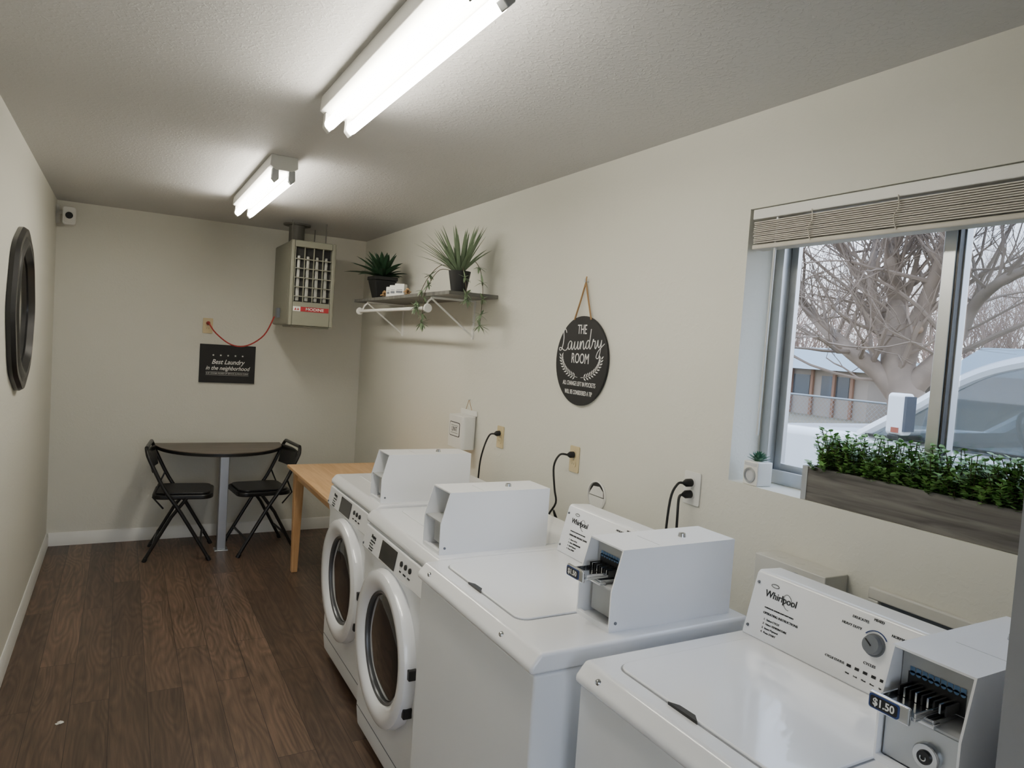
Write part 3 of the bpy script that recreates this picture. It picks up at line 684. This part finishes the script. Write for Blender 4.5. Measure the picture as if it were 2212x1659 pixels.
# ------------------------------------------------------------------ sill objects
t=root('washer_shaped_pot',(1.765,1.535,WZ0),-PI/2-.1,'tiny succulent in a white washer-shaped pot on the window sill','plant')
MB().box(-.032,.032,-.030,.030,0,.076).build('pot',Mtrim,t,bevel=.004)
MB().lathe([(.024,0),(.024,-.004),(.019,-.005),(.018,-.001)],(0,-.030,.032),'y',28).build('pot_door',Malu,t)
MB().disc((0,-.0308,.032),.018).build('pot_door_glass',mat('pale_disc',(190,192,196),.3),t)
MB().box(-.026,.026,-.0308,-.030,.061,.071).build('pot_panel',mat('pale_panel',(200,202,205),.4),t)
lf=MB()
for k in range(30):
    a=k*2.4; e=math.radians(82-k*2.2); lf.leaf((0,0,.072),(math.cos(a)*math.cos(e),math.sin(a)*math.cos(e),math.sin(e)),.036+.008*k/30,.015,-.1,4,.4)
lf.build('leaves',Mgreen4,t,rec=False)
t=root('trough_planter',(1.735,1.345,WZ0),-PI/2,'long grey wooden trough of green boxwood on the window sill','planter')
PL=.66
MB().box(0,PL,0,.012,0,.098).box(0,PL,.108,.12,0,.098).box(0,.012,.012,.108,0,.098).box(PL-.012,PL,.012,.108,0,.098).box(.012,PL-.012,.012,.108,0,.012).build('box',Mgwood,t,bevel=.0015)
MB().box(-.0015,.016,-.0015,0,.0,.098).box(-.0015,0,0,.03,0,.098).build('corner_bracket',Malu,t)
MB().box(.012,PL-.012,.012,.108,.07,.08).build('soil',Mstem,t)
lf=MB(); sm=MB()
for k in range(520):
    x=random.uniform(.015,PL-.015); y=random.uniform(.006,.112); h=random.uniform(.03,.125); tx=random.uniform(-.04,.04); ty=random.uniform(-.05,.02)
    b=Vector((x,y,.08)); e=b+Vector((tx,ty,h)); sm.tube([b,(b+e)/2+Vector((0,0,.008)),e],.0011,4)
    for j in range(8):
        s=.25+.75*j/7; p=b.lerp(e,s)
        for q in (0,1):
            a=j*1.7+q*PI+random.uniform(-.7,.7); lf.leaf(p,(math.cos(a),math.sin(a),random.uniform(-.1,.9)),random.uniform(.012,.018),random.uniform(.011,.015),.1,3,.2,.0)
sm.build('stems',Mstem,t); lf.build('foliage',Mgreen3,t,rec=False)
# ------------------------------------------------------------------ left wall: mirror, camera
t=root('round_mirror',(XL,3.85,1.615),PI/2,'round mirror in a wide scalloped black frame on the left wall','mirror')
sc_=lambda a:1+.018*math.cos(8*a)
MB().lathe([(.36,-.001),(.362,-.018),(.352,-.034),(.335,-.036),(.32,-.028),(.30,-.040),(.285,-.040),(.272,-.026),(.262,-.016),(.262,-.003)],(0,0,0),'y',96,sc_).build('frame',Mblk,t)
MB().lathe([(.266,-.012),(0,-.012)],(0,0,0),'y',64).build('mirror_glass',Mmir,t)
t=root('security_camera',(-.345,5.60,2.275),0,'small white security camera in the far left ceiling corner','camera')
MB().prism(rrect(-.032,.042,-.065,.055,.015),'y',-.03,.03).build('camera_body',Mtrim,t,bevel=.006)
MB().prism(rrect(-.022,.032,-.052,.02,.014),'y',-.034,-.03).build('lens_panel',Mtrim,t,bevel=.002)
MB().cyl((.006,-.040,-.005),(.006,-.034,-.005),.022,n=24).build('lens',Mdk,t)
MB().tube([(-.073,.10,.02),(-.05,.06,.02),(-.02,.02,.02)],.012,10).box(-.0745,-.055,.07,.125,-.05,.07).build('mounting_bracket',Mtrim,t)
o=tag(MB().box(-.014,.014,-.006,.006,0,.002).box(-.004,.010,-.012,.010,.002,.0035).build('paper_scrap',Mpaper),'small white paper scrap on the plank floor','paper scrap'); o.location=(-.167,3.16,0); o.rotation_euler=(0,0,.5)
# ------------------------------------------------------------------ outside
g=struct('ground',MB().add([(-60,-60,-.11),(90,-60,-.11),(90,80,-.11),(-60,80,-.11)],[(0,1,2,3)]),Mground)
def truck():
    t=root('pickup_truck',(5.75,1.5,-.11),0,'white pickup truck parked outside the window','truck')
    B=[(-3,.5),(-3,1.2),(1.7,1.235),(1.85,1.24),(2.6,1.215),(3.05,1.15),(3.25,1.0),(3.3,.8),(3.28,.45)]
    MB().prism(B,'x',-.95,.95).build('body',Mcarw,t,bevel=.07,seg=4)
    MB().box(-.965,-.945,-.9,1.35,.75,.78).build('side_trim',Mgry,t)
    MB().box(-.953,-.9,-1.8,1.72,1.232,1.25).build('window_sill_trim',Mdk,t)
    for s in (-1,1):
        a=smooth_line([(s*.88,1.80,1.22),(s*.85,1.45,1.46),(s*.81,1.18,1.66),(s*.77,.92,1.79),(s*.75,.55,1.86),(s*.74,-.3,1.89),(s*.75,-1.3,1.85),(s*.80,-1.75,1.55),(s*.85,-1.95,1.22)])
        MB().tube(a,.045,8).build('roof_pillar',Mcarw,t)
        MB().tube([(s*.88,.15,1.22),(s*.76,.05,1.87)],.04,8).build('door_pillar',Mdk,t)
        gq=[(s*.875,1.72,1.24),(s*.79,1.05,1.74),(s*.755,.5,1.85),(s*.745,-.3,1.87),(s*.755,-1.25,1.84),(s*.86,-1.9,1.24)]
        MB().add(gq,[(0,1,2,3,4,5)]).build('side_window',Mcarg,t)
        for y in (2.35,-1.9):
            MB().cyl((s*.72,y,.38),(s*.97,y,.38),.38,n=32).build('wheel',Mtyre,t)
    n=8; vs=[]
    for i,(y,z,hw) in enumerate([(1.80,1.24,.88),(1.45,1.48,.84),(1.16,1.68,.80),(.92,1.79,.76)]):
        for k in range(n+1): u=-1+2*k/n; vs.append((u*hw,y+.12*(1-u*u),z+.01))
    MB().add(vs,[(i*(n+1)+k,i*(n+1)+k+1,(i+1)*(n+1)+k+1,(i+1)*(n+1)+k) for i in range(3) for k in range(n)]).build('windshield',Mcarg,t)
    vs=[]
    for y,z,hw in ((1.0,1.80,.76),(.55,1.89,.75),(-.3,1.92,.74),(-1.3,1.88,.75)):
        for k in range(n+1): u=-1+2*k/n; vs.append((u*hw,y,z+.03*(1-u*u)))
    MB().add(vs,[(i*(n+1)+k,i*(n+1)+k+1,(i+1)*(n+1)+k+1,(i+1)*(n+1)+k) for i in range(3) for k in range(n)]).build('roof',Mcarw,t)
    MB().prism(rrect(-1.13,-1.0,1.28,1.57,.03),'y',1.34,1.46).build('side_mirror',Mcarw,t,bevel=.02)
    MB().box(-1.120,-1.010,1.325,1.342,1.31,1.55).build('mirror_face',Mmirf,t)
    MB().box(-1.135,-.84,1.36,1.44,1.235,1.285).build('mirror_arm',Mdk,t,bevel=.01)
    MB().box(-1.14,-1.125,1.36,1.41,1.30,1.335).build('marker_lens',Mor,t)
    MB().tube([(-.42+.19*math.cos(a),.85+.08*math.sin(a),1.32+.17*math.sin(a)) for a in [2*PI*i/24 for i in range(25)]],.016,8,False).build('steering_wheel',Mdk,t)
    MB().box(-.85,.85,1.1,1.6,1.1,1.27).build('dashboard',Mseat,t,bevel=.04)
    for x in (-.42,.42):
        MB().box(x-.25,x+.25,-.2,.0,1.0,1.5).box(x-.12,x+.12,-.18,-.04,1.5,1.72).build('car_seat',Mseat,t,bevel=.05)
truck()
def branch(mb,p,d,L,r,depth):
    pts=[p]; n=4; q=p.copy(); dd=d.copy(); rs=[r]
    for i in range(n):
        dd=(dd+Vector((random.uniform(-.22,.22),random.uniform(-.22,.22),random.uniform(-.12,.22)))).normalized(); q=q+dd*(L/n); pts.append(q); rs.append(r*(1-.45*(i+1)/n))
    mb.tube(pts,rs,6 if r>.03 else (4 if r>.012 else 3),False)
    if depth<=0: return
    for k in range(3 if depth>1 else 4):
        i=random.choice((1,2,3,4,4)); a=Vector((random.uniform(-1,1),random.uniform(-1,1),random.uniform(-.5,.9)))
        nd=(dd*.75+a*.75).normalized(); branch(mb,pts[i],nd,L*random.uniform(.55,.85),rs[i]*.62,depth-1)
def big_tree():
    X=10.
    mb=MB(); tw=MB()
    t=root('bare_tree',(X,pw(1975,900,X).y,-.11),0,'large bare cottonwood tree with heavy forked limbs outside the window','tree'); o=t.location.copy()
    def P(px,py,dx=0): return pw(px,py,X+dx)-o
    limbs=[([(1965,1060),(1960,900),(1946,810),(1944,745),(1942,690),(1940,650)],[.32,.27,.24,.21,.15,.08]),
      ([(1955,870),(1900,805),(1825,745),(1760,690),(1715,620),(1690,540)],[.20,.14,.11,.09,.06,.04]),
      ([(1945,760),(1940,650),(1930,560),(1940,470),(1955,360),(1950,250)],[.18,.12,.10,.08,.06,.03]),
      ([(1945,770),(1895,670),(1850,590),(1800,500),(1770,400)],[.17,.10,.07,.05,.03]),
      ([(1948,780),(2000,660),(2035,560),(2050,460),(2090,330)],[.19,.12,.08,.06,.04]),
      ([(1955,850),(2055,745),(2110,660),(2180,600),(2260,570)],[.19,.11,.08,.06,.04]),
      ([(1945,800),(1903,700),(1880,600),(1890,500),(1880,400)],[.14,.08,.06,.05,.03])]
    for k,(pp,rs) in enumerate(limbs):
        pts=[P(x+(random.uniform(-7,7) if i else 0),y,(.0 if k==0 else random.uniform(-.8,.8)*i/4)) for i,(x,y) in enumerate(pp)]
        L=smooth_line(pts,4); R=[]
        for i in range(len(L)): u=i/4; a=int(min(u,len(rs)-2)); R.append(rs[a]+(rs[a+1]-rs[a])*(u-a))
        mb.tube(L,R,12,True)
        if k:
            for i in range(3,len(L),1):
                for rep in range(2):
                    d=(L[i]-L[i-1]).normalized(); a=Vector((random.uniform(-.6,.6),random.uniform(-1,1),random.uniform(-.3,1)))
                    branch(tw,L[i],(d*.5+a).normalized(),random.uniform(.8,1.7),max(.016,R[i]*(.36 if rep else .2)),3)
    mb.build('trunk',Mbark,t); tw.build('branches',Mbark,t)
    c=P(1985,712,-.06); MB().cyl(c,c+Vector((-.12,-.03,0)),.06,.05,14).build('cut_knot',Mcut,t)
big_tree()
th=MB()
for k in range(60):
    X=random.uniform(31,44); Y=X*random.uniform(.40,.98); p=Vector((X,Y,-.11))
    for j in range(3):
        branch(th,p+Vector((random.uniform(-.5,.5),random.uniform(-.5,.5),0)),Vector((random.uniform(-.15,.15),random.uniform(-.2,.2),1)).normalized(),random.uniform(2.8,4.6),.08,4)
tag(th.build('twig_thicket',Mtwig,smooth=False,rec=False),'pale brown leafless thicket filling the distance outside','thicket',kind='stuff')
t=root('house',(22,15,-.11),0,'low house with a pale blue-grey roof seen past the tree','house')
MB().box(0,6,-.2,12,0,1.72).build('wall',Mhw,t)
MB().add([(-.6,-.7,1.66),(6.6,-.7,1.66),(6.6,12.5,1.66),(-.6,12.5,1.66),(3,2.2,2.55),(3,9.5,2.55)],[(0,1,4),(1,2,5,4),(2,3,5),(3,0,4,5),(0,3,2,1)]).build('roof',Mroof,t,smooth=False)
for y in (.3,1.0,1.9,2.8,3.7): MB().box(-.12,-.02,y,y+.1,0,1.66).build('porch_post',Mhp,t)
for y in (.5,2.1,4.6): MB().box(-.03,-.001,y,y+1.1,.7,1.45).build('window',Mhwin,t)
t=root('garage',(24,9.0,-.11),0,'smaller pale roofed outbuilding right of the tree trunk','house')
MB().box(0,4,0,4,0,1.9).build('wall',Mhw,t)
MB().prism([(-.4,1.8),(2,2.8),(4.4,1.8)],'y',-.4,4.4).build('roof',Mroof,t)
t=root('chain_link_fence',(12,7,-.11),0,'grey chain-link fence beyond the truck','fence')
mb=MB(); Lf,hf=9.,1.15; s=.09
k=-hf
while k<Lf:
    a0=max(k,0); b0=a0-k; a1=min(k+hf,Lf); b1=a1-k
    mb.tube([(0,a0,b0),(0,a1,b1)],.003,3,False); mb.tube([(.004,a0,hf-b0),(.004,a1,hf-b1)],.003,3,False); k+=s
mb.build('wire_mesh',Mfen,t,smooth=False,rec=False)
MB().cyl((0,0,hf),(0,Lf,hf),.02,n=8).build('top_rail',Mfen,t)
for k in range(4): MB().cyl((0,k*3,0),(0,k*3,hf+.05),.028,n=8).build('post',Mfen,t)
# ------------------------------------------------------------------ world
w=bpy.data.worlds.new('world'); bpy.context.scene.world=w; w.use_nodes=True; nt=w.node_tree; n=nt.nodes; bg=n['Background']
tc=n.new('ShaderNodeTexCoord'); sp=n.new('ShaderNodeSeparateXYZ'); nt.links.new(tc.outputs['Generated'],sp.inputs[0])
rp=n.new('ShaderNodeValToRGB'); rp.color_ramp.elements[0].position=0; rp.color_ramp.elements[0].color=(.84,.88,.96,1); rp.color_ramp.elements[1].position=.6; rp.color_ramp.elements[1].color=(.60,.74,1,1)
nt.links.new(sp.outputs['Z'],rp.inputs[0]); nt.links.new(rp.outputs[0],bg.inputs[0]); bg.inputs[1].default_value=5.2
